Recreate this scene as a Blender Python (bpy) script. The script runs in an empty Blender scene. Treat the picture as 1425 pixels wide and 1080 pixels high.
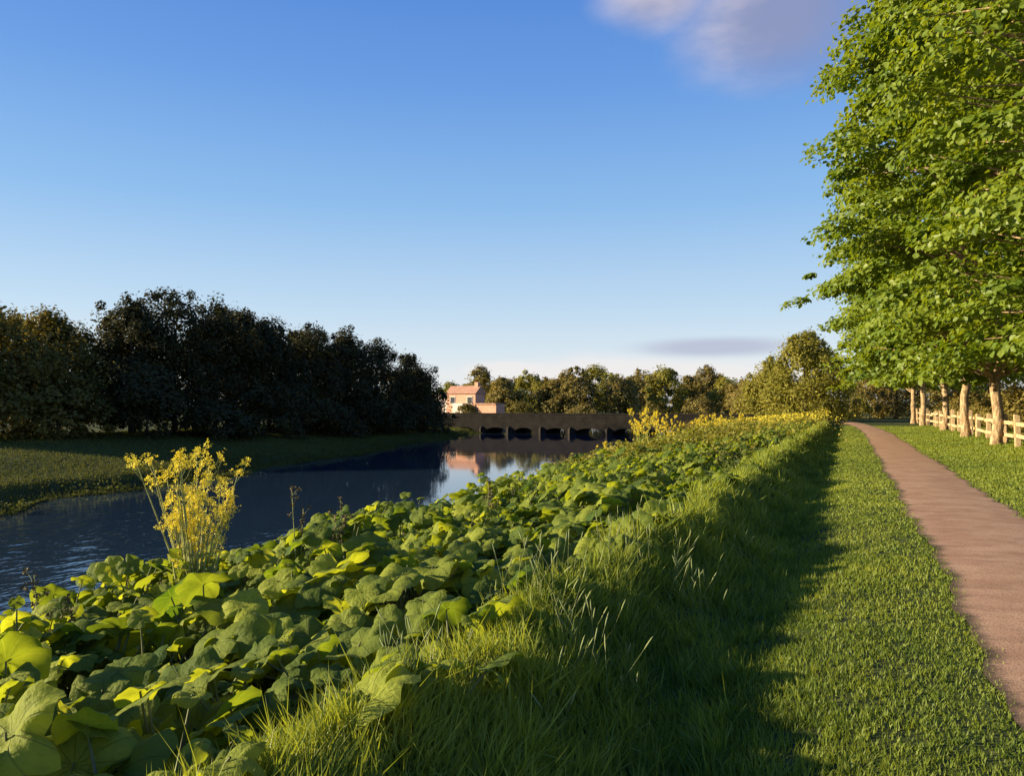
import bpy, bmesh, math, random
import numpy as np
from mathutils import Vector
rng=np.random.default_rng(7); random.seed(7)
C=bpy.context.scene.collection
scene=bpy.context.scene
scene.view_settings.view_transform='Standard'; scene.view_settings.look='None'
scene.view_settings.exposure=0; scene.view_settings.gamma=1

# ---------------------------------------------------------------- camera
YAW=22.9
cd=bpy.data.cameras.new("camera"); cam=bpy.data.objects.new("camera",cd); C.objects.link(cam)
cd.sensor_width=36; cd.lens=28; cd.clip_end=5000; cd.clip_start=0.05
cam.location=(0,0,1.6); cam.rotation_euler=(math.radians(91.3),0,math.radians(YAW))
scene.camera=cam

# ---------------------------------------------------------------- node helpers
def nn(nt,t,**k):
    n=nt.nodes.new(t)
    for a,b in k.items(): setattr(n,a,b)
    return n
def setin(nt,sock,v):
    if hasattr(v,'is_output') : nt.links.new(v,sock)
    else: sock.default_value=v
def M(nt,op,a,b=None,c=None,clamp=False):
    n=nn(nt,'ShaderNodeMath',operation=op,use_clamp=clamp)
    setin(nt,n.inputs[0],a)
    if b is not None: setin(nt,n.inputs[1],b)
    if c is not None: setin(nt,n.inputs[2],c)
    return n.outputs[0]
def MIX(nt,f,a,b,blend='MIX'):
    n=nn(nt,'ShaderNodeMix',data_type='RGBA',blend_type=blend)
    setin(nt,n.inputs[0],f); 
    for s,v in ((n.inputs[6],a),(n.inputs[7],b)):
        if isinstance(v,tuple) and len(v)==3: v=(*v,1)
        setin(nt,s,v)
    return n.outputs[2]
def NOISE(nt,vec,scale,detail=3,rough=.55):
    n=nn(nt,'ShaderNodeTexNoise'); n.inputs['Scale'].default_value=scale
    n.inputs['Detail'].default_value=detail; n.inputs['Roughness'].default_value=rough
    if vec is not None: nt.links.new(vec,n.inputs['Vector'])
    return n.outputs['Fac']
def RAMP(nt,f,lo,hi):
    n=nn(nt,'ShaderNodeMapRange',interpolation_type='SMOOTHSTEP'); setin(nt,n.inputs[0],f)
    n.inputs[1].default_value=lo; n.inputs[2].default_value=hi
    return n.outputs[0]
def newmat(name):
    m=bpy.data.materials.new(name); m.use_nodes=True; nt=m.node_tree; nt.nodes.clear()
    return m,nt,nn(nt,'ShaderNodeOutputMaterial')
def OBJV(nt):
    return nn(nt,'ShaderNodeNewGeometry').outputs['Position']

def leafmat(name,ca,cb,tr=.35,trc=None,spec=.3,rough=.5,big=.6,veins=False):
    m,nt,out=newmat(name)
    at=nn(nt,'ShaderNodeAttribute',attribute_name='var')
    pos=OBJV(nt)
    f=M(nt,'ADD',M(nt,'MULTIPLY',at.outputs['Fac'],.65),M(nt,'MULTIPLY',M(nt,'SUBTRACT',NOISE(nt,pos,big,2),.35),.9),clamp=True)
    col=MIX(nt,f,ca,cb)
    b=nn(nt,'ShaderNodeBsdfPrincipled')
    if veins:
        uv=nn(nt,'ShaderNodeUVMap',uv_map='UVMap'); sp=nn(nt,'ShaderNodeSeparateXYZ'); nt.links.new(uv.outputs[0],sp.inputs[0])
        ang=M(nt,'ARCTAN2',sp.outputs[1],sp.outputs[0])
        r=M(nt,'SQRT',M(nt,'ADD',M(nt,'MULTIPLY',sp.outputs[0],sp.outputs[0]),M(nt,'MULTIPLY',sp.outputs[1],sp.outputs[1])))
        w=M(nt,'ABSOLUTE',M(nt,'SINE',M(nt,'MULTIPLY',ang,5.5)))
        vein=M(nt,'SUBTRACT',1,RAMP(nt,M(nt,'MULTIPLY',w,M(nt,'ADD',r,.15)),0,.10))
        n2=NOISE(nt,uv.outputs[0],6,4)
        col=MIX(nt,M(nt,'MULTIPLY',vein,.45),col,(.30,.36,.12))
        col=MIX(nt,M(nt,'MULTIPLY',RAMP(nt,n2,.45,.8),.35),col,(.045,.075,.018))
        bp=nn(nt,'ShaderNodeBump'); bp.inputs['Strength'].default_value=.9; bp.inputs['Distance'].default_value=.015
        nt.links.new(M(nt,'SUBTRACT',n2,M(nt,'MULTIPLY',vein,.6)),bp.inputs['Height']); nt.links.new(bp.outputs[0],b.inputs['Normal'])
    nt.links.new(col,b.inputs['Base Color'])
    b.inputs['Roughness'].default_value=rough; b.inputs['Specular IOR Level'].default_value=spec
    t=nn(nt,'ShaderNodeBsdfTranslucent')
    nt.links.new(MIX(nt,1.0,col,trc or (1.9,1.7,.8),'MULTIPLY'),t.inputs[0])
    mx=nn(nt,'ShaderNodeMixShader'); mx.inputs[0].default_value=tr
    nt.links.new(b.outputs[0],mx.inputs[1]); nt.links.new(t.outputs[0],mx.inputs[2]); nt.links.new(mx.outputs[0],out.inputs[0])
    return m
def plainmat(name,ca,cb,scale=3,rough=.8,bump=.3,spec=.2,detail=5,stretch=None,dist=.03):
    m,nt,out=newmat(name); pos=OBJV(nt)
    if stretch:
        mp=nn(nt,'ShaderNodeMapping'); mp.inputs['Scale'].default_value=stretch; nt.links.new(pos,mp.inputs[0]); pos=mp.outputs[0]
    f=NOISE(nt,pos,scale,detail,.6)
    b=nn(nt,'ShaderNodeBsdfPrincipled'); nt.links.new(MIX(nt,RAMP(nt,f,.3,.7),ca,cb),b.inputs['Base Color'])
    b.inputs['Roughness'].default_value=rough; b.inputs['Specular IOR Level'].default_value=spec
    bp=nn(nt,'ShaderNodeBump'); bp.inputs['Strength'].default_value=bump; bp.inputs['Distance'].default_value=dist
    nt.links.new(f,bp.inputs['Height']); nt.links.new(bp.outputs[0],b.inputs['Normal']); nt.links.new(b.outputs[0],out.inputs[0])
    return m

# ---------------------------------------------------------------- sun + sky
SUN_EL=15.0; sx,sy=-.93,-.37
SUN_AZ=math.atan2(sx,sy)
ld=bpy.data.lights.new("sun",'SUN'); ld.energy=12.5; ld.angle=math.radians(.8); ld.color=(1,.83,.55)
sun=bpy.data.objects.new("sun",ld); C.objects.link(sun)
el=math.radians(SUN_EL); h=math.hypot(sx,sy)
tosun=Vector((sx/h*math.cos(el),sy/h*math.cos(el),math.sin(el)))
sun.rotation_euler=tosun.to_track_quat('Z','Y').to_euler()
w=bpy.data.worlds.new("World"); scene.world=w; w.use_nodes=True; nt=w.node_tree; nt.nodes.clear()
sky=nn(nt,'ShaderNodeTexSky',sky_type='NISHITA'); sky.sun_disc=False
sky.sun_elevation=el; sky.sun_rotation=SUN_AZ%(2*math.pi); sky.altitude=50; sky.air_density=1.0; sky.dust_density=.6; sky.ozone_density=2.0
hs=nn(nt,'ShaderNodeHueSaturation'); hs.inputs['Saturation'].default_value=1.1; hs.inputs['Value'].default_value=1.15
nt.links.new(sky.outputs[0],hs.inputs['Color'])
tc=nn(nt,'ShaderNodeTexCoord'); sp=nn(nt,'ShaderNodeSeparateXYZ'); nt.links.new(tc.outputs['Generated'],sp.inputs[0])
X,Y,Z=sp.outputs
az=M(nt,'MULTIPLY',M(nt,'ARCTAN2',X,Y),57.2958); elv=M(nt,'MULTIPLY',M(nt,'ARCSINE',Z),57.2958)
mp=nn(nt,'ShaderNodeMapping'); mp.inputs['Scale'].default_value=(1,1,2.2); nt.links.new(tc.outputs['Generated'],mp.inputs[0])
n1=NOISE(nt,mp.outputs[0],6,5,.5); n2=NOISE(nt,mp.outputs[0],26,4,.5)
nz=M(nt,'ADD',M(nt,'MULTIPLY',M(nt,'SUBTRACT',n1,.5),1.4),M(nt,'MULTIPLY',M(nt,'SUBTRACT',n2,.5),.3))
def ell(a0,e0,ra,re,k,lo,hi):
    a=M(nt,'DIVIDE',M(nt,'SUBTRACT',az,a0),ra); e=M(nt,'DIVIDE',M(nt,'SUBTRACT',elv,e0),re)
    d=M(nt,'SQRT',M(nt,'ADD',M(nt,'MULTIPLY',a,a),M(nt,'MULTIPLY',e,e)))
    return RAMP(nt,M(nt,'ADD',M(nt,'SUBTRACT',1,d),M(nt,'MULTIPLY',nz,k)),lo,hi)
def MX(a,b): return M(nt,'MAXIMUM',a,b)
c1=MX(ell(-12.4,27.2,5.8,3.0,.4,0,.8),ell(-4.2,25.2,8.8,5.0,.4,-.05,.8))
c2=ell(-8.4,4.1,7.4,.95,.35,0,.7)
hb=MX(ell(-14,2.2,19,1.7,.6,0,.7),ell(-23,2.6,5,.9,.5,0,.6))
bg_scale=.13
def cl(c): return tuple(v/bg_scale for v in c)
gr=nn(nt,'ShaderNodeValToRGB'); nt.links.new(M(nt,'DIVIDE',elv,90.,clamp=True),gr.inputs[0]); cr_=gr.color_ramp
stops=[(0,(.86,.88,.89)),(2.5/90,(.80,.87,.94)),(7/90,(.56,.74,.93)),(14/90,(.29,.54,.90)),(22/90,(.15,.36,.83)),(30/90,(.085,.25,.73)),(50/90,(.05,.155,.53)),(1,(.038,.12,.44))]
cr_.elements[0].position=stops[0][0]; cr_.elements[0].color=(*stops[0][1],1); cr_.elements[1].position=1; cr_.elements[1].color=(*stops[-1][1],1)
for p,c in stops[1:-1]:
    e=cr_.elements.new(p); e.color=(*c,1)
grad=MIX(nt,1.0,gr.outputs[0],cl((1,1,1)),'MULTIPLY')
base=MIX(nt,.84,hs.outputs[0],grad)
cloudcol=MIX(nt,RAMP(nt,M(nt,'ADD',n1,M(nt,'MULTIPLY',M(nt,'ADD',az,10),-.025)),.35,.7),cl((.29,.32,.50)),cl((.74,.66,.70)))
col=MIX(nt,M(nt,'MULTIPLY',hb,.6),base,cl((.95,.87,.83)))
col=MIX(nt,M(nt,'MULTIPLY',c2,.75),col,cl((.46,.49,.63)))
col=MIX(nt,M(nt,'MULTIPLY',c1,.85),col,cloudcol)
bg=nn(nt,'ShaderNodeBackground'); nt.links.new(col,bg.inputs[0]); bg.inputs[1].default_value=bg_scale
wo=nn(nt,'ShaderNodeOutputWorld'); nt.links.new(bg.outputs[0],wo.inputs[0])

# ---------------------------------------------------------------- terrain
XC=-1.85
def sm(t): t=np.clip(t,0,1); return t*t*(3-2*t)
def xw(y):
    y=np.asarray(y,float)
    return -8.15-.080*np.clip(y,-30,60)+.35*np.sin(y*.45)+.2*np.sin(y*1.3+1)
def xl(y):
    y=np.asarray(y,float)
    return np.interp(y,[-40,17,23,39,66,85,140,220],[-21,-24.6,-25.4,-28.6,-35.5,-40,-46,-60])+.5*np.sin(y*.3)+.25*np.sin(y*.9)+2.0*np.exp(-((y-15.5)/2.2)**2)
def bumps(x,y): return .5*np.sin(1.7*x+.6*y)+.5*np.sin(.9*x-1.9*y+1)+.35*np.sin(3.7*x+2.9*y)
def crest(y): return XC+.09*np.sin(y*.8)+.06*np.sin(y*2.1)+.03*np.sin(y*4.7)
WZ=-1.6
def H(x,y):
    x=np.asarray(x,float); y=np.asarray(y,float)
    a=xw(y); b=xl(y)
    xc=crest(y)
    t=(x-a)/(xc-a)
    zr=np.where(t<0, -1.68-1.2*sm(-(x-a)/2.5), -1.68+.55*sm(t/.25)+1.17*np.clip(t,0,1))
    flat=.04*(1-sm((x-xc)/1.6))
    zr=np.where(t>=1, flat, zr)
    ridge=(.24+.03*np.sin(y*.6+1)+.02*np.sin(y*2.9))*np.exp(-((x-xc)/.38)**2)-.22*np.exp(-((x-xc-1.0)/.5)**2)
    zr=zr+ridge*(t>0.3)
    zr=zr+bumps(x,y)*.022*(1-sm((x+1.2)/1.2)+sm((x-2.7)/2))
    s=b-x
    zl=np.where(s<0,-1.68-1.2*sm(-s/2.5),-1.68+.5*sm(s/2.2)+1.0*sm(s/14))
    mid=(a+b)/2
    z=np.where(x>mid,zr,zl)
    far=sm((y-190)/80)            # the river leaves the view behind the woods
    return z*(1-far)+0.0*far
xs=np.concatenate([np.array([-1500,-900,-500,-300,-200,-140,-100,-80,-65]),np.arange(-55,-20,.6),np.arange(-20,4,.16),np.arange(4,16,.6),np.array([18,24,32,45,70,110,180,300,600,1000,1500])])
ys=np.concatenate([np.array([-600,-200,-80,-40,-20]),np.arange(-10,40,.3),np.arange(40,110,1.0),np.array([115,125,140,160,180,200,220,240,270,320,420,600,900,1500,2500])])
GX,GY=np.meshgrid(xs,ys); GZ=H(GX,GY)
def np_mesh(name,V,F,smooth=True):
    """F: (m,k) int array or list of such"""
    Fs=F if isinstance(F,list) else [F]
    me=bpy.data.meshes.new(name); V=np.asarray(V,np.float32)
    me.vertices.add(len(V)); me.vertices.foreach_set('co',V.ravel())
    li=np.concatenate([f.ravel() for f in Fs]).astype(np.int32)
    tot=np.concatenate([np.full(len(f),f.shape[1],np.int32) for f in Fs])
    st=np.concatenate([[0],np.cumsum(tot)[:-1]]).astype(np.int32)
    me.loops.add(len(li)); me.loops.foreach_set('vertex_index',li)
    me.polygons.add(len(tot)); me.polygons.foreach_set('loop_start',st)
    try: me.polygons.foreach_set('loop_total',tot)
    except Exception: pass
    me.polygons.foreach_set('use_smooth',np.full(len(tot),smooth))
    me.update(calc_edges=True)
    return me
def addobj(name,me,mat=None,parent=None,**props):
    o=bpy.data.objects.new(name,me); C.objects.link(o)
    if mat is not None and me is not None and len(me.materials)==0:
        for m in (mat if isinstance(mat,list) else [mat]): me.materials.append(m)
    if parent is not None: o.parent=parent
    for k,v in props.items(): o[k]=v
    return o
def gridfaces(nr,nc):
    i=np.arange(nr-1)[:,None]*nc+np.arange(nc-1)[None,:]
    i=i.ravel(); return np.stack([i,i+1,i+1+nc,i+nc],1)
me=np_mesh("ground",np.stack([GX.ravel(),GY.ravel(),GZ.ravel()],1),gridfaces(len(ys),len(xs)))
m,nt,out=newmat("ground_mat"); pos=OBJV(nt)
f1=NOISE(nt,pos,.35,4); f2=NOISE(nt,pos,7,5,.65)
c=MIX(nt,RAMP(nt,f1,.35,.65),(.055,.085,.018),(.11,.125,.028))
c=MIX(nt,RAMP(nt,f2,.35,.7),(.032,.040,.014),c)
sp=nn(nt,'ShaderNodeSeparateXYZ'); nt.links.new(pos,sp.inputs[0])
c=MIX(nt,M(nt,'SUBTRACT',1,RAMP(nt,sp.outputs[2],-1.6,-1.2)),c,(.03,.022,.014))
b=nn(nt,'ShaderNodeBsdfPrincipled'); nt.links.new(c,b.inputs['Base Color']); b.inputs['Roughness'].default_value=.95; b.inputs['Specular IOR Level'].default_value=.1
bp=nn(nt,'ShaderNodeBump'); bp.inputs['Distance'].default_value=.05; bp.inputs['Strength'].default_value=.8; nt.links.new(f2,bp.inputs['Height']); nt.links.new(bp.outputs[0],b.inputs['Normal']); nt.links.new(b.outputs[0],out.inputs[0])
addobj("ground",me,m,kind="structure")

# path
def pathshift(y): return -.0012*np.clip(np.asarray(y,float)-45,0,200)**2*.8
def pedge_l(y): return .80+.04*np.sin(y*.8)+.025*np.sin(y*3.1+1)+.02*np.sin(y*7.7)+pathshift(y)
def pedge_r(y): return 2.33+.04*np.sin(y*.5+2)+.03*np.sin(y*2.7)+.025*np.sin(y*6.9)+pathshift(y)
py=np.concatenate([np.arange(-8,40,.12),np.arange(40,150,.7)])
fr=np.linspace(0,1,9)
PX=pedge_l(py)[:,None]*(1-fr)+pedge_r(py)[:,None]*fr; PY=np.repeat(py[:,None],9,1)
PZ=H(PX,PY)+.012+.02*np.sin(np.pi*fr)[None,:]
me=np_mesh("path",np.stack([PX.ravel(),PY.ravel(),PZ.ravel()],1),gridfaces(len(py),9))
uvl=me.uv_layers.new(name="UVMap"); vi=np.zeros(len(me.loops),np.int32); me.loops.foreach_get('vertex_index',vi)
uvd=np.stack([np.tile(fr,len(py)),PY.ravel()],1)[vi]; uvl.data.foreach_set('uv',uvd.astype(np.float32).ravel())
m,nt,out=newmat("path_mat"); pos=OBJV(nt)
uv=nn(nt,'ShaderNodeUVMap',uv_map='UVMap'); sp=nn(nt,'ShaderNodeSeparateXYZ'); nt.links.new(uv.outputs[0],sp.inputs[0])
g=NOISE(nt,pos,60,4,.75); l=NOISE(nt,pos,1.3,5,.6); 
mp=nn(nt,'ShaderNodeMapping'); mp.inputs['Scale'].default_value=(.9,1.5,1); nt.links.new(pos,mp.inputs[0]); st=NOISE(nt,mp.outputs[0],2.2,6,.7)
c=MIX(nt,RAMP(nt,l,.3,.7),(.38,.215,.125),(.50,.31,.19))
c=MIX(nt,M(nt,'MULTIPLY',RAMP(nt,st,.44,.68),.6),c,(.25,.135,.075))
c=MIX(nt,M(nt,'MULTIPLY',RAMP(nt,g,.42,.66),.65),c,(.16,.095,.055))
ed=M(nt,'ABSOLUTE',M(nt,'SUBTRACT',sp.outputs[0],.5))
c=MIX(nt,M(nt,'MULTIPLY',RAMP(nt,M(nt,'ADD',ed,M(nt,'MULTIPLY',M(nt,'SUBTRACT',st,.5),.2)),.40,.5),.9),c,(.065,.048,.028))
b=nn(nt,'ShaderNodeBsdfPrincipled'); nt.links.new(c,b.inputs['Base Color']); b.inputs['Roughness'].default_value=.9; b.inputs['Specular IOR Level'].default_value=.2
bp=nn(nt,'ShaderNodeBump'); bp.inputs['Distance'].default_value=.012; bp.inputs['Strength'].default_value=.6
nt.links.new(M(nt,'ADD',g,M(nt,'MULTIPLY',st,1.5)),bp.inputs['Height']); nt.links.new(bp.outputs[0],b.inputs['Normal']); nt.links.new(b.outputs[0],out.inputs[0])
addobj("path",me,m,kind="structure")

# water
me=np_mesh("water",np.array([[-75,-80,WZ],[-3,-80,WZ],[-3,215,WZ],[-75,215,WZ]]),np.array([[0,1,2,3]]),False)
m,nt,out=newmat("water_mat"); pos=OBJV(nt)
mp=nn(nt,'ShaderNodeMapping'); mp.inputs['Scale'].default_value=(1,.6,1); mp.inputs['Rotation'].default_value=(0,0,.3); nt.links.new(pos,mp.inputs[0])
a=NOISE(nt,mp.outputs[0],2.4,3,.5); bb=NOISE(nt,mp.outputs[0],.22,2)
sp=nn(nt,'ShaderNodeSeparateXYZ'); nt.links.new(pos,sp.inputs[0])
lively=M(nt,'SUBTRACT',1.08,RAMP(nt,sp.outputs[1],9,24))   # faster water upstream, calm pool above the bridge
hgt=M(nt,'MULTIPLY',M(nt,'MULTIPLY',a,M(nt,'ADD',RAMP(nt,bb,.38,.62),.45)),lively)
bp=nn(nt,'ShaderNodeBump'); bp.inputs['Strength'].default_value=.55; bp.inputs['Distance'].default_value=.045; nt.links.new(hgt,bp.inputs['Height'])
b=nn(nt,'ShaderNodeBsdfPrincipled'); b.inputs['Base Color'].default_value=(.016,.034,.060,1); b.inputs['Roughness'].default_value=.04; b.inputs['IOR'].default_value=1.5
b.inputs['Specular IOR Level'].default_value=1.0
nt.links.new(bp.outputs[0],b.inputs['Normal']); nt.links.new(b.outputs[0],out.inputs[0])
addobj("water",me,m,kind="structure")

# ---------------------------------------------------------------- instancing of templates into one mesh
def frames(N,spin):
    N=N/np.linalg.norm(N,axis=1,keepdims=True)
    ref=np.where(np.abs(N[:,2:3])<.9,np.array([[0,0,1.]]),np.array([[1.,0,0]]))
    T=np.cross(ref,N); T/=np.linalg.norm(T,axis=1,keepdims=True); B=np.cross(N,T)
    c=np.cos(spin)[:,None]; s=np.sin(spin)[:,None]
    return np.stack([T*c+B*s,-T*s+B*c,N],2)
def inst(name,tv,tf,P,R,S,var,uv=None,smooth=False):
    n=len(P); k=len(tv); tv=np.asarray(tv,float)
    S=np.asarray(S,float); S=S[:,None,None] if S.ndim==1 else S[:,None,:]
    V=np.einsum('nij,nkj->nki',R,tv[None]*S)+P[:,None,:]
    off=(np.arange(n)*k)[:,None,None]
    Fs=[(np.asarray(f)[None]+off).reshape(-1,np.asarray(f).shape[1]) for f in tf]
    me=np_mesh(name,V.reshape(-1,3),Fs,smooth)
    a=me.attributes.new('var','FLOAT','POINT'); a.data.foreach_set('value',np.repeat(var,k).astype(np.float32))
    if uv is not None:
        ul=me.uv_layers.new(name="UVMap"); vi=np.zeros(len(me.loops),np.int32); me.loops.foreach_get('vertex_index',vi)
        ul.data.foreach_set('uv',np.tile(uv,(n,1))[vi].astype(np.float32).ravel())
    return me
# leaf: small folded kite with shoulders
LEAF_V=np.array([[0,-.5,0],[.42,-.08,.10],[.30,.30,.06],[0,.55,-.05],[-.30,.30,.06],[-.42,-.08,.10],[0,0,-.02]])
LEAF_F=[np.array([[0,1,6,5],[1,2,3,6],[6,3,4,5]])]
KITE_V=np.array([[0,-.5,0],[.36,0,.08],[0,.5,0],[-.36,0,.08]]); KITE_F=[np.array([[0,1,2,3]])]

def tube(pts,rads,seg=7,V=None,F=None):
    pts=np.asarray(pts,float); n=len(pts); base=len(V)
    for i in range(n):
        d=pts[min(i+1,n-1)]-pts[max(i-1,0)]; d=d/(np.linalg.norm(d)+1e-9)
        r=np.array([1.,0,0]) if abs(d[0])<.8 else np.array([0,1.,0])
        t=np.cross(d,r); t/=np.linalg.norm(t); b=np.cross(d,t)
        for j in range(seg):
            a=2*math.pi*j/seg; V.append(pts[i]+rads[i]*(math.cos(a)*t+math.sin(a)*b))
    for i in range(n-1):
        for j in range(seg):
            F.append((base+i*seg+j,base+i*seg+(j+1)%seg,base+(i+1)*seg+(j+1)%seg,base+(i+1)*seg+j))

bark_lime=plainmat("pale_bark",(.15,.095,.05),(.52,.37,.21),9,.9,1.0,stretch=(1,1,.35),dist=.08)
bark_dark=plainmat("dark_bark",(.035,.028,.02),(.09,.07,.05),6,.9,.7,stretch=(1,1,.25))

def tree(name,x,y,height,cr,trunk_h,mat_leaf,mat_bark,nclump,lpc,leaf,prof,tr=.3,flat=.45,clump=None,detail=True,seed=0,inner=.35,zb=None,droop=0.,lobe=1.,**props):
    r=np.random.default_rng(seed+int(abs(x*13)+abs(y*7)))
    z0=float(H(x,y)) if zb is None else zb
    root=bpy.data.objects.new(name,None); C.objects.link(root); root.location=(x,y,z0); root.empty_display_size=.5
    for k,v in props.items(): root[k]=v
    # clump centres
    t=r.random(nclump)**.9
    R=cr*np.interp(t,[p[0] for p in prof],[p[1] for p in prof])
    a=r.random(nclump)*2*math.pi
    lob=1+lobe*(.16*np.sin(3*a+t*7+seed)+.12*np.sin(5*a-t*9))
    rr=R*lob*(inner+(1-inner)*r.random(nclump)**.45)
    cz=trunk_h+t*(height-trunk_h)*.96
    cs=(clump or cr*.2)*r.uniform(.5,1.4,nclump)
    if not detail:      # stray sprigs that break the outline
        sp_=r.random(nclump)<.2
        rr=np.where(sp_,rr*r.uniform(1.05,1.25,nclump),rr); cz=np.where(sp_,cz*r.uniform(1.0,1.12,nclump),cz); cs=np.where(sp_,cs*.5,cs)
    cc=np.stack([rr*np.cos(a),rr*np.sin(a),cz-droop*(rr/cr)**2],1)
    # wood
    V=[];F=[]
    nseg=14; hs_=np.concatenate([np.linspace(-.15,trunk_h,7),np.linspace(trunk_h+.6,height*.82,7)])
    wob=np.cumsum(r.normal(0,.035*height/12,(nseg,2)),0); wob[0]=0; wob[1]*=.2
    tp=np.column_stack([wob,hs_]); trad=np.interp(hs_,[-.2,.35,trunk_h,height*.82],[tr*1.5,tr*1.02,tr*.85,tr*.12])*(1+r.normal(0,.06,nseg))
    tube(tp,trad,10,V,F)
    def trunk_at(z): return np.array([np.interp(z,hs_,tp[:,0]),np.interp(z,hs_,tp[:,1]),z])
    nl=min(nclump,260 if detail else 18)
    for i in r.choice(nclump,nl,replace=False):
        e=cc[i]; rad=math.hypot(e[0],e[1]); zs=max(trunk_h*.85,min(e[2]-rad*.45,height*.78)); s=trunk_at(zs)
        mid=s+(e-s)*.5+np.array([0,0,.12*rad])+r.normal(0,.12,3)*rad*.3
        k=tr*.3 if rad>cr*.5 else tr*.2
        tube([s,s*.4+mid*.6+np.array([0,0,.02]),mid,e*.6+mid*.4,e],[k,k*.75,k*.55,k*.35,k*.1],5,V,F)
    me=np_mesh("trunk",np.array(V),np.array(F)); o=addobj("trunk",me,mat_bark,root)
    # leaves
    n=nclump*lpc; ci=np.repeat(np.arange(nclump),lpc)
    d=r.normal(0,1,(n,3)); nrm=np.linalg.norm(d,axis=1,keepdims=True)
    d=d/nrm*((r.random(n)**.4)[:,None]*.72+.28*nrm*.75)
    out_=cc[ci].copy(); out_[:,2]=0; out_/= (np.linalg.norm(out_,axis=1,keepdims=True)+1e-6)
    off=d*cs[ci][:,None]*np.array([1,1,flat]); 
    off[:,2]-=.35*np.maximum(0,(off*out_).sum(1))
    P=cc[ci]+off
    N=np.array([0,0,.75])+d*.5+out_*.45+r.normal(0,.45,(n,3))
    Rm=frames(N,r.random(n)*6.283)
    cv=r.random(nclump)
    var=np.clip(.5*cv[ci]+.5*r.random(n),0,1)
    tv,tf=(LEAF_V,LEAF_F) if detail else (KITE_V,KITE_F)
    me=inst("crown",tv,tf,P,Rm,leaf*r.uniform(.65,1.25,n),var)
    addobj("crown",me,mat_leaf,root)
    return root

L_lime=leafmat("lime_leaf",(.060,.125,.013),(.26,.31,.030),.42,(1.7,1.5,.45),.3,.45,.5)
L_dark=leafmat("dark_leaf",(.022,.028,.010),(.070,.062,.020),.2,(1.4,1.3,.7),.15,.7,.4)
L_edge=leafmat("sunlit_leaf",(.08,.08,.018),(.20,.155,.033),.3,(1.4,1.3,.7),.15,.7,.3)  # brighter copy of the bank foliage, evening sunlight painted into the leaf colour
L_mid=leafmat("mid_leaf",(.12,.11,.026),(.29,.22,.055),.3,(1.5,1.3,.7),.2,.6,.3)
L_willow=leafmat("willow_leaf",(.16,.165,.024),(.31,.27,.045),.35,(1.5,1.4,.7),.2,.6,.4)

PR_L=[(0,.62),(.06,.9),(.2,1.0),(.75,.98),(.9,.75),(1,.4)]
PR_B=[(0,.75),(.25,1.0),(.6,.85),(.85,.5),(1,.15)]
glime="row of roadside trees beside the path"
lim=[(7.5,26.5,20,6.0,340,175,.20),(5.45,37,23,5.8,540,165,.22),(5.4,45.5,22,5.9,380,110,.27),(5.5,56.5,18,5.8,300,90,.32),(5.3,69.5,16,5.6,240,80,.36),(5.4,80.6,15,5.4,200,80,.4)]
for i,(x,y,hh,cr,nc,lp,lf) in enumerate(lim):
    tree("lime_tree",x,y,hh,cr,3.2,L_lime,bark_lime,nc,lp,lf,PR_L,tr=.215,flat=.32,clump=1.08,detail=i<2,seed=i,droop=.5,lobe=.75,inner=.3,
      label="tall leafy green tree with pale sunlit trunk beside the fence",category="tree",group=glime)

# far bank wood: individual trees
gw="dark trees along the far river bank"
left=[(-47,26,7.2,3.6),(-43.5,29.5,7.0,3.5),(-44,33,7.1,3.3),(-46.4,36.9,7.2,3.6),(-43.2,38.4,8.8,3.2),(-43,41.8,9.6,3.2),(-42.5,45,9.4,3.1),(-43,48.4,9.3,2.9),(-43.1,51.6,9.3,3.1),(-42.3,56,9.1,3.3),(-41.9,60.5,8.6,3.3),(-42.4,66.5,8.5,3.4),(-41.9,71.6,7.9,3.0),(-43.2,75.5,6.6,2.4),
 (-49,44,9.3,3.6),(-49,51,9.3,3.6),(-48,56,9,3.6),(-48.5,63,8.8,3.6),(-48.5,70,8.4,3.4),(-50,35,7.2,3.6),(-52,29,7.0,3.6),(-46,50,9.2,3.4),(-45.5,59,8.8,3.4),(-44.5,64,8.6,3.2),(-45,40,8.6,3.2)]
for i,(x,y,hh,cr) in enumerate(left):
    rp=random.Random(i)
    prof=[(0,.9),(.2,.95+.15*rp.random()),(.5,.8+.3*rp.random()),(.75,.5+.4*rp.random()),(.92,.2+.45*rp.random()),(1,.08+.2*rp.random())]
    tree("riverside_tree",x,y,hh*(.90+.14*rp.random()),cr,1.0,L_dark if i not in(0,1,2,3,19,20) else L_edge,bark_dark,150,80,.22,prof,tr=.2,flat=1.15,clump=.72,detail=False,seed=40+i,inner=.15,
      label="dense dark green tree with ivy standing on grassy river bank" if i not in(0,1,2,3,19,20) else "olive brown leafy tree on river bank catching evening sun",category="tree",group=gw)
gs="bushes under the far bank trees"
for i,(x,y) in enumerate([(-40.5,31),(-39.4,36),(-38.6,41),(-38.5,45.5),(-38.6,50),(-38.7,54.5),(-39.0,59),(-39.4,63.5),(-39.8,68),(-40.3,72.5),(-42,76),(-41,27),(-47,22)]):
    hh=3.4+1.2*math.sin(i*2.3)
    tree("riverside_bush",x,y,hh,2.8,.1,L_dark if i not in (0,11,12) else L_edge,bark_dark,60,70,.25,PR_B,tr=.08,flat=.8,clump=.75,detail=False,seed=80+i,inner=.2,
      label="dark leafy bush on the river bank below trees",category="bush",group=gs)

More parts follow.
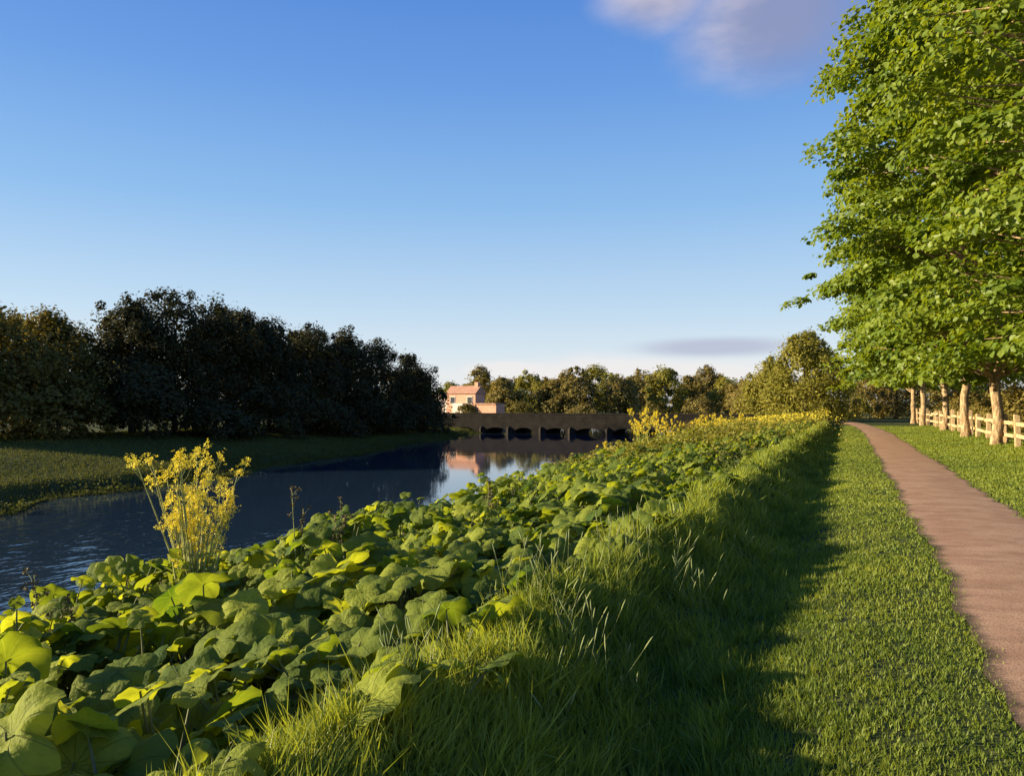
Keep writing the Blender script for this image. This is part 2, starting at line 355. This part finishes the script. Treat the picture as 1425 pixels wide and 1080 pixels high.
def pol(u,D):
    k=(u-712)/1108; return D*(.921*k-.389),D*(.389*k+.921)
gd="distant trees beyond the bridge"
for i,(u,vt,D,cr) in enumerate([(628,536,165,3.2),(668,512,165,4.2),(700,530,150,3.6),(738,520,160,4.2),(772,532,150,3.6),(800,514,150,4.6),(828,510,160,4.8),(862,528,150,3.8),(895,518,160,4.4),(926,513,155,4.6),(958,526,165,4),(985,512,170,3.8),(1010,528,160,4.2),(1038,530,150,4),(1062,526,140,3.8),
   (650,536,210,5),(715,524,215,5),(785,526,220,5),(850,522,215,5),(910,522,220,5),(1000,520,215,5),(580,520,200,6),(560,515,170,5),(760,530,190,5),(880,528,190,5),(970,530,190,5),(690,534,190,5)]):
    x,y=pol(u,D); hh=1.6+(565-vt)*D/1108
    rp=random.Random(i+90)
    prof=[(0,.9),(.25,1),(.55,.75+.3*rp.random()),(.8,.5+.4*rp.random()),(1,.2)]
    tree("distant_tree",x,y,hh,cr*1.05,.4,L_mid if i%3 else L_willow,bark_dark,80,75,.46,prof,tr=.2,flat=.9,clump=1.1,detail=False,seed=120+i,inner=.15,
      label="rounded olive green tree catching evening sun in the distance",category="tree",group=gd,zb=0)
for i,(x,y,hh,cr,mt) in enumerate([(-4.0,86,9.2,4.2,L_willow),(-7.6,92,7.0,3.6,L_willow),(-2.6,104,8.4,4.2,L_willow),(5.5,112,9,5,L_mid),(-12,112,6.0,4,L_mid),(12,98,10,5,L_mid),(3.5,132,8,5,L_mid)]):
    tree("willow_tree" if mt is L_willow else "woodland_tree",x,y,hh,cr,.4,mt,bark_dark,180,90,.28,PR_B,tr=.2,flat=1.0,clump=.95,detail=False,seed=200+i,inner=.2,droop=1.0,
      label="broad yellow green bushy tree beside the path" if mt is L_willow else "leafy olive green tree beyond the path",category="tree")
for i,(x,y) in enumerate([(11,33),(10.6,38),(11,43),(10.5,49),(10.8,55),(10.2,62),(10,70),(10,78),(9,88),(16,40),(16,52)]):
    tree("hedge_bush",x,y,2.6+.7*math.sin(i*1.9),2.9,.1,L_mid,bark_dark,70,80,.22,PR_B,tr=.08,flat=.8,clump=.8,detail=False,seed=300+i,inner=.2,
      label="rounded green hedge bush behind the fence",category="bush",group="hedge bushes behind the fence")

# ---------------------------------------------------------------- fence
wood=plainmat("weathered_wood",(.34,.22,.11),(.60,.45,.26),9,.85,.6,stretch=(3,.6,3))
def boxmesh(name,sxyz,bev=.01,top=0):
    bm=bmesh.new(); bmesh.ops.create_cube(bm,size=1)
    for v in bm.verts: v.co=Vector((v.co.x*sxyz[0],v.co.y*sxyz[1],v.co.z*sxyz[2]+sxyz[2]/2))
    if top:
        for v in bm.verts:
            if v.co.z>sxyz[2]*.9 and v.co.x>0: v.co.z-=top
    bmesh.ops.bevel(bm,geom=bm.edges[:],offset=bev,segments=2,affect='EDGES')
    me=bpy.data.meshes.new(name); bm.to_mesh(me); bm.free(); return me
fence=addobj("wooden_fence",None,None,None,label="low pale timber post and rail fence beside the path",category="fence"); fence.location=(5.9,20,0)
pm=boxmesh("post",(.20,.20,1.40),.02,.04); rm=boxmesh("rail",(.05,2.46,.14),.008)
pm.materials.append(wood); rm.materials.append(wood)
for i in range(27):
    yy=i*2.5; wx=5.9+.05*math.sin(i*1.7)
    z=float(H(wx,20+yy))
    o=addobj("post",pm,None,fence); o.location=(wx-5.9,yy,z-.1); o.rotation_euler=(random.gauss(0,.035),random.gauss(0,.035),random.gauss(0,.1)); o.scale=(1,1,random.uniform(.92,1.1))
    if i<26:
        for zz in (.40,.90):
            o=addobj("rail",rm,None,fence); o.location=(wx-5.9-.14,yy+1.25,z+zz+random.gauss(0,.025)); o.rotation_euler=(random.gauss(0,.015),0,0)

# ---------------------------------------------------------------- bridge
stone=plainmat("shaded_bridge_stone",(.009,.008,.007),(.024,.019,.015),1.2,.9,.8,dist=.06)  # dark grey stone, base colour lowered further to paint in the trees' shade
cope=plainmat("shaded_coping_stone",(.011,.010,.008),(.028,.022,.017),1.5,.9,.5)  # coping and cutwaters carry the same painted shade
bridge=addobj("stone_bridge",None,None,None,label="long low dark shaded stone arch bridge crossing the river",category="bridge"); bridge.location=(0,0,0)
x0,x1,yb,dep=-56,-9,85,5.0
ar=[]; cx=-47.0; rb=random.Random(3); piers=[]
while cx<-15:
    wspan=rb.uniform(2.2,3.0); pw=rb.uniform(1.0,1.7); piers.append(cx-pw/2+.1); ar.append((cx,cx+wspan)); cx+=wspan+pw
pts=[(x0,.25),(x0,-3.2)]
for a,b_ in ar:
    pts.append((a,-3.2))
    for j in range(13):
        th=math.pi*(1-j/12); pts.append(((a+b_)/2+(b_-a)/2*math.cos(th),-1.4+.5*math.sin(th)))
    pts.append((b_,-3.2))
pts+= [(x1,-3.2),(x1,.25)]
bm=bmesh.new(); vs=[bm.verts.new((p[0],yb,p[1])) for p in pts]; f=bm.faces.new(vs)
r_=bmesh.ops.extrude_face_region(bm,geom=[f]); 
for v in [g for g in r_['geom'] if isinstance(g,bmesh.types.BMVert)]: v.co.y+=dep
bmesh.ops.recalc_face_normals(bm,faces=bm.faces[:]); me=bpy.data.meshes.new("arches"); bm.to_mesh(me); bm.free()
addobj("arches",me,stone,bridge)
def part(name,parent,c,s,mat,bev=.02):
    me=boxmesh(name,s,bev); o=addobj(name,me,mat,parent); o.location=(c[0]-parent.location.x,c[1]-parent.location.y,c[2]-parent.location.z); return o
for yy in (yb+.2,yb+dep-.2):
    part("parapet",bridge,((x0+x1)/2,yy,.253),(x1-x0,.4,.38),stone)
    part("coping",bridge,((x0+x1)/2,yy,.635),(x1-x0+.05,.46,.10),cope)
for px in piers:
    bm=bmesh.new(); q=[(px-.35,yb+.0),(px,yb-.4),(px+.35,yb+.0)]
    lo=[bm.verts.new((a,b,-3)) for a,b in q]; hi=[bm.verts.new((a,b,-1.0)) for a,b in q]; tp=bm.verts.new((px,yb+.0,-.7))
    for i in range(3): bm.faces.new((lo[i],lo[(i+1)%3],hi[(i+1)%3],hi[i])); bm.faces.new((hi[i],hi[(i+1)%3],tp))
    bmesh.ops.recalc_face_normals(bm,faces=bm.faces[:]); me=bpy.data.meshes.new("cutwater"); bm.to_mesh(me); bm.free()
    addobj("cutwater",me,cope,bridge)
for i,(x,y,hh,cr) in enumerate([(-38,93,2.9,2.6),(-30,94,2.6,2.6),(-21,93,3.0,2.8),(-13.5,84,2.2,2.2),(-45,92,2.6,2.0),(-16,95,3.4,3)]):
    tree("bridge_bush",x,y,hh,cr,.1,L_mid if i%2 else L_edge,bark_dark,50,70,.26,PR_B,tr=.08,flat=.8,clump=.75,detail=False,seed=400+i,inner=.2,zb=-1.0 if y>90 else None,
      label="shaggy olive bush growing against the stone bridge",category="bush",group="bushes growing around the bridge")

# ---------------------------------------------------------------- house
brick=plainmat("red_brick",(.50,.25,.16),(.68,.38,.26),5,.9,.3)
white=plainmat("pale_render",(.62,.52,.44),(.78,.66,.56),3,.9,.1)
tile=plainmat("roof_tile",(.34,.17,.11),(.46,.27,.18),4,.8,.4)
glass=plainmat("window_glass",(.02,.025,.03),(.05,.06,.07),3,.15,.05,.6)
hx,hy,hz=-52.2,106,-.1
house=addobj("brick_house",None,None,None,label="small red brick house with pale annex beyond the bridge",category="house"); house.location=(hx,hy,hz)
house.rotation_euler=(0,0,math.radians(-10))
def hp(name,c,s,mat,rot=None,bev=.01,parent=None):
    me=boxmesh(name,s,bev); o=addobj(name,me,mat,parent or house); o.location=c
    if rot: o.rotation_euler=rot
    return o
hp("wall",(0,0,0),(5.2,2.4,3.5),brick)
bm=bmesh.new(); v=[bm.verts.new(p) for p in [(-2.8,-1.4,3.5),(2.75,-1.4,3.5),(2.75,1.4,3.5),(-2.8,1.4,3.5),(-2.8,0,4.7),(2.75,0,4.7)]]
for q in ((0,1,5,4),(2,3,4,5),(0,4,3),(1,2,5),(0,3,2,1)): bm.faces.new([v[i] for i in q])
bmesh.ops.recalc_face_normals(bm,faces=bm.faces[:]); me=bpy.data.meshes.new("roof"); bm.to_mesh(me); bm.free()
roof=addobj("roof",me,tile,house)
hp("chimney",(2.1,0,4.2),(.6,.6,1.0),brick,parent=roof)
hp("annex",(-3.8,0,0),(2.35,2.2,3.1),white); hp("annex_roof",(-3.8,0,3.103),(2.38,2.6,.18),tile)
hp("extension",(4.4,0,0),(3.5,2.2,1.9),brick); hp("extension_roof",(4.4,0,1.903),(3.5,2.5,.2),tile)
hp("porch",(.2,-1.78,0),(1.8,1.1,2.1),white)
for wx_ in (-1.5,1.6):
    fr_=hp("window",(wx_,-1.23,2.0),(1.0,.08,1.1),white); hp("pane",(0,-.05,.1),(.8,.03,.9),glass,parent=fr_)
fr_=hp("window",(-3.8,-1.13,1.6),(1.0,.08,1.0),white); hp("pane",(0,-.05,.1),(.8,.03,.8),glass,parent=fr_)

# ---------------------------------------------------------------- butterbur
NS=36; rings=[.2,.4,.6,.8,.92,1.0]
def bleaf(ph):
    V=[(0,0,-.06)]; 
    for rr in rings:
        for j in range(NS):
            th=2*math.pi*j/NS; d=min(abs(th-math.pi),.9)
            notch=1-.55*math.exp(-(d/.20)**2)
            sc=1+.035*math.sin(9*th+ph)+.04*math.sin(4*th+ph*2)
            R=rr*(notch*sc if rr>.3 else 1)
            z=-.10+.30*rr-.34*rr**3+ rr*rr*(.12*math.sin(2*th+ph*1.7)+.08*math.sin(5*th+ph)+.045*math.sin(9*th+2*ph)*rr)-.035*abs(math.sin(5.5*th))*rr
            V.append((R*math.cos(th),R*math.sin(th),z))
    T=[(0,1+j,1+(j+1)%NS) for j in range(NS)]
    Q=[(1+k*NS+j,1+(k+1)*NS+j,1+(k+1)*NS+(j+1)%NS,1+k*NS+(j+1)%NS) for k in range(len(rings)-1) for j in range(NS)]
    return np.array(V),[np.array(T),np.array(Q)]
BL=[bleaf(p) for p in (0,1.3,2.9,4.4,5.2,3.5)]
L_bur=leafmat("butterbur_leaf",(.045,.095,.016),(.36,.40,.05),.45,(2.0,1.8,.5),.15,.65,1.6,veins=True)
S_bur=plainmat("butterbur_stalk",(.10,.12,.04),(.17,.17,.08),10,.6,.1)
def bur_leaves(P,Nn,S,r,name):
    spin=r.random(len(P))*6.283; meV=[];meF3=[];meF4=[];uvs=[];vr=[];base=0
    R=frames(Nn,spin); which=r.integers(0,6,len(P))
    for i in range(len(P)):
        tv,tf=BL[which[i]]
        V=(tv*S[i]*np.array([1,r.uniform(.8,1.1),r.uniform(.6,1.8)]))@R[i].T+P[i]; meV.append(V); meF3.append(tf[0]+base); meF4.append(tf[1]+base); uvs.append(tv[:,:2]); vr.append(np.full(len(tv),r.random()**1.4)); base+=len(tv)
    return np.concatenate(meV),np.concatenate(meF3),np.concatenate(meF4),np.concatenate(uvs),np.concatenate(vr)
def edge_x(y): return crest(y)+.10*math.sin(y*1.9)+.12*math.sin(y*3.7+1)+.16*math.exp(-((y-3.2)/1.5)**2)
def bur_mesh(name,centres,r,nl,local):
    P=[];Nn=[];S=[];stV=[];stF=[]
    for (cx,cy) in centres:
        cz=float(H(cx,cy))
        o=np.array([cx,cy,cz]) if local else np.zeros(3)
        vig=r.uniform(.75,1.1)*(1+.45*math.sin(cx*1.6+.7)*math.sin(cy*1.3))   # uneven mounds
        for k in range(r.integers(nl[0],nl[1]+1)):
            a=r.random()*6.283; rad=.55*r.random()**.5
            bx,by=cx+rad*.25*math.cos(a),cy+rad*.25*math.sin(a)
            lx,ly=cx+rad*math.cos(a),cy+rad*math.sin(a)
            if lx>edge_x(ly): 
                if len(P) or k<nl[0]-1: continue
                lx=edge_x(ly)-.1
            size=min(.225,max(.05,r.lognormal(-2.08,.38)))
            gap=XC-lx; edge=min(1,max(0,gap/1.3))
            hh=(r.uniform(.10,.60)+.3*(.55-rad))*vig*(.30+.70*edge)
            lz=max(float(H(lx,ly)),WZ)+hh
            if gap<2.2: lz=min(lz,.40)
            lz=max(lz,float(H(lx,ly))+.06)
            tilt=r.uniform(.1,1.1)
            n=np.array([math.cos(a)*tilt*.7+r.normal(0,.40)-.36,math.sin(a)*tilt*.7+r.normal(0,.40)-.18,1.])
            p=np.array([lx,ly,lz])-o
            P.append(p);Nn.append(n);S.append(size)
            b0=np.array([bx,by,float(H(bx,by))-.03])-o
            tube([b0,b0*.45+p*.55+np.array([0,0,.06*edge]),p],[.011,.008,.005],5,stV,stF)
    P=np.array(P);Nn=np.array(Nn);S=np.array(S)
    V,F3,F4,uv,vr=bur_leaves(P,Nn,S,r,name)
    nb=len(V); V=np.concatenate([V,np.array(stV)]); F5=np.array(stF)+nb
    me=np_mesh(name,V,[F3,F4,F5],True)
    a=me.attributes.new('var','FLOAT','POINT'); a.data.foreach_set('value',np.concatenate([vr,np.zeros(len(stV))]).astype(np.float32))
    ul=me.uv_layers.new(name="UVMap"); vi=np.zeros(len(me.loops),np.int32); me.loops.foreach_get('vertex_index',vi)
    uvf=np.concatenate([uv,np.zeros((len(stV),2))]); ul.data.foreach_set('uv',uvf[vi].astype(np.float32).ravel())
    me.materials.append(L_bur); me.materials.append(S_bur)
    mi=np.concatenate([np.zeros(len(F3)+len(F4),np.int32),np.ones(len(F5),np.int32)]); me.polygons.foreach_set('material_index',mi)
    return me
cy_,sy_=math.cos(math.radians(YAW)),math.sin(math.radians(YAW))
def camxy(x,y): return x*cy_+y*sy_, -x*sy_+y*cy_
cent=[]
yy=.4
while yy<64:
    stp=.54 if yy<18 else .75
    a=float(xw(yy)); xx=a-.1
    while xx<XC+.25:
        px,pyy=xx+rng.uniform(-.26,.26),yy+rng.uniform(-.26,.26)
        cx,cyy=camxy(px,pyy)
        keep=.90 if px<crest(pyy)-.5 else .75
        if pyy>12 : keep*=np.interp(px,[-30,float(xw(pyy))+4,float(xw(pyy))+6.5],[1,1,.3])
        if cyy>1.7 and abs(cx)<cyy*.70+.9 and rng.random()<keep and px<edge_x(pyy)-.12: cent.append((px,pyy,cyy))
        xx+=stp
    yy+=stp
cent.sort(key=lambda c:c[2])
nearc,farc=cent[:295],cent[295:]
for c_ in nearc:
    r=np.random.default_rng(int(abs(c_[0]*971+c_[1]*331)))
    me=bur_mesh("butterbur_plant",[c_[:2]],r,(14,19) if c_[2]<9 else (11,15),True)
    o=addobj("butterbur_plant",me,None,None,label="low clump of broad round green butterbur leaves on bank",category="plant",group="butterbur plants covering the river bank")
    o.location=(c_[0],c_[1],float(H(c_[0],c_[1])))
if farc:
    me=bur_mesh("butterbur_bed",[c[:2] for c in farc],np.random.default_rng(5),(8,11),False)
    addobj("butterbur_bed",me,None,None,kind="stuff",label="spreading bed of broad green leaves along the bank",category="plants")
print("BUR",len(nearc),len(farc))

# ---------------------------------------------------------------- grass
L_grass=leafmat("grass_blade",(.060,.115,.014),(.29,.33,.048),.42,(1.7,1.5,.6),.25,.5,.9)
BV=np.array([[-.5,0,0],[.5,0,0],[.36,.10,.55],[-.36,.10,.55],[0,.36,1.0]]); BF=[np.array([[0,1,2,3]]),np.array([[3,2,4]])]
def vnoise(x,y,s,seed=0):
    v=np.zeros_like(x)
    for k in range(5):
        a=1.3*k+seed; f=s*(1+.6*k); v+=np.sin(f*(x*math.cos(a)+y*math.sin(a))+k*2.1+1.5*np.sin(f*.7*(x*math.sin(a)-y*math.cos(a))))/(1+.4*k)
    return np.clip(.5+v/5,0,1)
def blades(name,x,y,h,wd,lean,var,mat,bias=None,**pr):
    n=len(x); z=H(x,y)-.01
    ang=rng.random(n)*6.283; tl=rng.normal(0,1,n)*lean
    N=np.stack([np.cos(ang)*tl,np.sin(ang)*tl,np.ones(n)],1)
    if bias is not None: N[:,:2]+=bias
    R=frames(N,rng.random(n)*6.283)
    S=np.stack([wd,h*rng.uniform(.5,1.4,n),h],1)
    me=inst(name,BV,BF,np.stack([x,y,z],1),R,S,var)
    return addobj(name,me,mat,None,kind="stuff",**pr)
n=1150000
th=np.radians(rng.uniform(-64,18,n)); D=(rng.random(n)*(70**.62-1.6**.62)+1.6**.62)**(1/.62)
x=D*np.sin(th); y=D*np.cos(th)
pl=pedge_l(y); pr_=pedge_r(y); jag=.10*rng.random(n)**2+.05*vnoise(x,y,3.1,7)
ok=((x<pl+jag)|(x>pr_-jag))&(x>xw(y)-.1)&(x<14)
ok&=~((x<XC-.35)&(rng.random(n)<.7))
bare=vnoise(x,y,5.5,12); ok&=~((bare<.28)&(rng.random(n)<.55)&(x<.7))
x,y,D=x[ok],y[ok],D[ok]
hgt=np.interp(x-crest(y)+XC,[-12,-3.2,-2.4,-2.15,-1.9,-1.6,-1.1,-.6,-.35,-.2,.7,2.3,4,6,14],[.14,.11,.12,.14,.15,.14,.12,.09,.065,.05,.04,.05,.07,.18,.3])
pn=vnoise(x,y,1.1,1); pn2=vnoise(x,y,.35,4); pn3=vnoise(x,y,4.5,2)
rough=(x<-.6)
tn=vnoise(x,y,6.5,9); tuft=np.clip((tn-.55)*5,0,1)*rough
strag=(rng.random(len(x))<.035)*rough
hgt=hgt*rng.uniform(.45,1.25,len(x))*(.7+.5*pn)*(1+.75*tuft+.9*strag)
wd=(.0038+.0013*D)*rng.uniform(.6,1.4,len(x))*np.interp(hgt,[0,.3],[.85,1.15])
wd=np.minimum(wd,.045)
var=np.clip(-.05+.4*pn3+.45*pn2+.5*rng.random(len(x))-.12*(x<-.5)*(x>-1.5)+.2*(x<-1.6)*(x>-2.4)+.25*tuft-.1*rough,0,1)  # blade tone painted darker along the shaded dip, lighter on the sunlit crest
ba=6.283*vnoise(x,y,2.1,21)*1.6; bias=np.stack([np.cos(ba),np.sin(ba)],1)*(.35*rough+.05)[:,None]
blades("bank_grass",x,y,hgt,wd,np.where(rough,.6,.45),var,L_grass,bias=bias,label="rough green grass with a mown verge beside the path",category="grass")
print("GRASS",len(x))
# far bank grass
n=190000; y=rng.uniform(8,86,n); x=xl(y)-17*rng.random(n)**1.4+.1
L_gfar=leafmat("far_grass_blade",(.045,.06,.016),(.13,.135,.036),.3,(1.4,1.3,.7),.1,.8,.25)
blades("far_bank_grass",x,y,rng.uniform(.04,.13,n)*(1+1.0*(xl(y)-x<.8)),np.full(n,.035),.9,rng.random(n)*.5+.5*vnoise(x,y,.3,2),L_gfar,label="rough grass covering the far river bank",category="grass")
# low weeds along the far waterside
n=16000; y=rng.uniform(8,84,n); x=xl(y)+.2-2.2*rng.random(n)**2; k=vnoise(x,y,.9,6); ok=k>.45; x,y,k=x[ok],y[ok],k[ok]; n=len(x)
P=np.stack([x,y,np.maximum(H(x,y),WZ)+rng.random(n)*(k-.4)*1.0],1)
addobj("far_bank_weeds",inst("far_bank_weeds",KITE_V,KITE_F,P,frames(np.array([0,0,.5])+rng.normal(0,.6,(n,3)),rng.random(n)*6.28),.10*rng.uniform(.6,1.4,n),rng.random(n)),L_gfar,None,kind="stuff",label="low ragged weeds along the far waterside",category="plants")
# undergrowth leaves among the butterbur
n=60000; th=np.radians(rng.uniform(-62,0,n)); D=(rng.random(n)*(60**.7-2**.7)+2**.7)**(1/.7); x=D*np.sin(th); y=D*np.cos(th)
ok=(x<XC-.3)&(x>xw(y)-.1); x,y,D=x[ok],y[ok],D[ok]; n=len(x)
P=np.stack([x,y,H(x,y)+rng.random(n)*.2],1)
me=inst("undergrowth",KITE_V,KITE_F,P,frames(np.array([0,0,.8])+rng.normal(0,.5,(n,3)),rng.random(n)*6.28),(.05+.003*D)*rng.uniform(.6,1.3,n),rng.random(n))
L_under=leafmat("undergrowth_leaf",(.022,.042,.010),(.06,.085,.018),.3,(1.5,1.4,.6),.2,.6,.8)
addobj("undergrowth",me,L_under,None,kind="stuff",label="tangle of small green weeds on the bank",category="plants")
# seed stalks, in loose clumps
V=[];F=[]
for c in range(26):
    cx,cy=rng.uniform(-2.2,-1.1),rng.uniform(2.7,9)
    for i in range(rng.integers(3,9)):
        px,py_=cx+rng.normal(0,.11),cy+rng.normal(0,.13)
        z=float(H(px,py_)); hh=rng.uniform(.18,.40); dx,dy=rng.normal(0,.07,2)
        p0=np.array([px,py_,z]); p2=p0+np.array([dx,dy,hh]); p1=(p0+p2)/2+np.array([-dx*.25,-dy*.25,0])
        tube([p0,p1,p2],[.0018,.0014,.0009],3,V,F)
        d=(p2-p1)/np.linalg.norm(p2-p1)
        tube([p2-d*.02,p2+d*.01,p2+d*.05,p2+d*.07],[.001,.0045,.004,.0008],4,V,F)
straw=plainmat("seed_stalk",(.16,.20,.07),(.27,.29,.12),20,.7,.1)
addobj("seeding_grass",np_mesh("seeding_grass",np.array(V),np.array(F)),straw,None,kind="stuff",label="thin pale seeding grass stalks rising from the ridge",category="grass")

# ---------------------------------------------------------------- wild mustard
yel=leafmat("yellow_petal",(.74,.58,.04),(.88,.76,.10),.35,(1,1,.8),.1,.6,5)
mst=plainmat("mustard_stem",(.20,.23,.07),(.38,.38,.14),12,.6,.1)
FV=np.array([[0,0,0],[.5,.18,.16],[.5,-.18,.16],[-.18,.5,.16],[.18,.5,.16],[-.5,-.18,.16],[-.5,.18,.16],[.18,-.5,.16],[-.18,-.5,.16]])
FF=[np.array([[0,2,1],[0,4,3],[0,6,5],[0,8,7]])]
def mustard(x,y,hh,nst,spread,r,fs=.028,nf=60,lean=(0,0),tlo=.1,hlo=.62):
    V=[];F=[];P=[];LP=[]
    for k in range(nst):
        a=r.random()*6.283; sp_=spread*r.random()**.6; top=np.array([sp_*math.cos(a)+lean[0],sp_*math.sin(a)+lean[1],hh*r.uniform(hlo,1.0)])
        b0=np.array([.05*math.cos(a),.05*math.sin(a),0]); m1=b0+(top-b0)*.5+np.array([-.15*top[0],-.15*top[1],.05])
        tube([b0,m1,top],[.011,.008,.003],5,V,F)
        LP+= [b0+(m1-b0)*t for t in r.uniform(.2,1,5)]
        for j in range(r.integers(3,6)):
            t=r.uniform(tlo,.9); s=m1*(1-t)+top*t; aa=r.random()*6.283; l=r.uniform(.08,.20)
            e=s+np.array([math.cos(aa)*l*.6,math.sin(aa)*l*.6,l]); tube([s,(s+e)/2+np.array([math.cos(aa),math.sin(aa),0])*.02,e],[.004,.003,.002],4,V,F)
            q=r.normal(0,1,(max(4,nf//4),3))*np.array([.018,.018,.022]); P.append(e+q)
        q=r.normal(0,1,(nf//2,3))*np.array([.024,.024,.034]); P.append(top+q)
    return np.array(V),np.array(F),np.concatenate(P),np.array(LP)
def mustard_obj(x,y,hh,nst,spread,seed,label,lean=(0,0),fs=.028,nf=60,**k):
    r=np.random.default_rng(seed); z=float(H(x,y))
    V,F,P,LP=mustard(x,y,hh,nst,spread,r,nf=nf,lean=lean,**k)
    e=addobj("mustard_plant",None,None,None,label=label,category="wildflower",group="yellow flowering plants on the bank"); e.location=(x,y,z)
    addobj("stem",np_mesh("stem",V,F),mst,e)
    n=len(P); addobj("blossom",inst("blossom",FV,FF,P,frames(np.array([0,0,.6])+r.normal(0,.6,(n,3)),r.random(n)*6.28),fs*r.uniform(.7,1.3,n),r.random(n)),yel,e)
    n=len(LP)*3; LPp=np.repeat(LP,3,0)+r.normal(0,.05,(n,3)); N=r.normal(0,.6,(n,3))+np.array([0,0,.6])
    addobj("foliage",inst("foliage",LEAF_V,LEAF_F,LPp,frames(N,r.random(n)*6.28),.10*r.uniform(.6,1.4,n),r.random(n)),L_grass,e)
zg=float(H(-5.0,5.1)); 
mustard_obj(-5.0,5.1,1.27-zg,30,.42,3,"tall plant with many yellow blossoms among the leaves",lean=(-.08,-.03),nf=46,tlo=.15,hlo=.58,fs=.032)
for i,(x,y,hh,ns) in enumerate([(-9.0,37.0,2.3,24),(-8.4,39,1.9,16),(-9.9,35,1.3,8),(-8.3,50,1.8,16),(-7.6,53,1.6,10),(-9.5,45,1.3,6),(-7.2,60,1.6,10)]):
    mustard_obj(x,y,hh,ns,1.0,20+i,"bushy clump of yellow flowers on the river bank",fs=.07,nf=44)
# distant drift of yellow flowers
n=11000; y=rng.uniform(55,92,n); x=-7.6+rng.normal(0,2.2,n)+.05*(y-55); k=vnoise(x,y,.7,3)>.58; x,y=x[k],y[k]; n=len(x)
P=np.stack([x,y,H(x,y)+rng.uniform(.5,1.2,n)],1)
addobj("flower_drift",inst("flower_drift",FV,FF,P,frames(np.array([-.3,-.3,.5])+rng.normal(0,.5,(n,3)),rng.random(n)*6.28),.12*rng.uniform(.7,1.3,n),rng.random(n)),yel,None,kind="stuff",label="drift of yellow flowers along the river bank",category="wildflowers")
n=60000; y=rng.uniform(26,95,n); x=-7.4+rng.normal(0,2.2,n)-.03*(60-np.minimum(y,60)); P=np.stack([x,y,np.maximum(H(x,y),WZ)+rng.uniform(0,1.05,n)*vnoise(x,y,.6,2)*1.35],1); k=x>xw(y)-.2; P=P[k]; n=len(P)
addobj("bank_weeds",inst("bank_weeds",KITE_V,KITE_F,P,frames(np.array([-.2,0,.7])+rng.normal(0,.5,(n,3)),rng.random(n)*6.28),.15*rng.uniform(.6,1.3,n),rng.random(n)),L_willow,None,kind="stuff",label="tall green weeds along the river bank",category="plants")
# dock seed spires
dk=plainmat("dock_seed",(.07,.05,.025),(.14,.11,.05),20,.8,.1)
for i,(x,y,hh) in enumerate([(-5.9,7.6,1.25),(-5.7,4.3,1.0),(-5.1,7.4,.9),(-3.6,6.5,.7),(-6.6,9.5,1.0),(-4.4,9.8,.8),(-5.5,12,.9)]):
    r=np.random.default_rng(60+i); V=[];F=[];P=[]
    for k in range(2):
        top=np.array([r.normal(0,.08),r.normal(0,.08),hh*(1-.2*k)]); tube([np.zeros(3),top*.5+r.normal(0,.02,3),top],[.007,.006,.003],5,V,F)
        for j in range(5):
            s=top*(.6+.08*j); e=s+np.array([r.normal(0,.06),r.normal(0,.06),.09]); tube([s,e],[.003,.0015],4,V,F); P.append(e+r.normal(0,.015,(14,3)))
        P.append(top*r.uniform(.8,1.02,(30,1))+r.normal(0,.012,(30,3)))
    P=np.concatenate(P); n=len(P)
    e=addobj("dock_plant",None,None,None,label="slender dock stem with brown seed head on bank",category="plant",group="dock plants on the bank"); e.location=(x,y,float(H(x,y)))
    addobj("stem",np_mesh("stem",np.array(V),np.array(F)),mst,e)
    addobj("seed_head",inst("seed_head",KITE_V,KITE_F,P,frames(r.normal(0,1,(n,3)),r.random(n)*6.28),.03*r.uniform(.7,1.3,n),r.random(n)),dk,e)
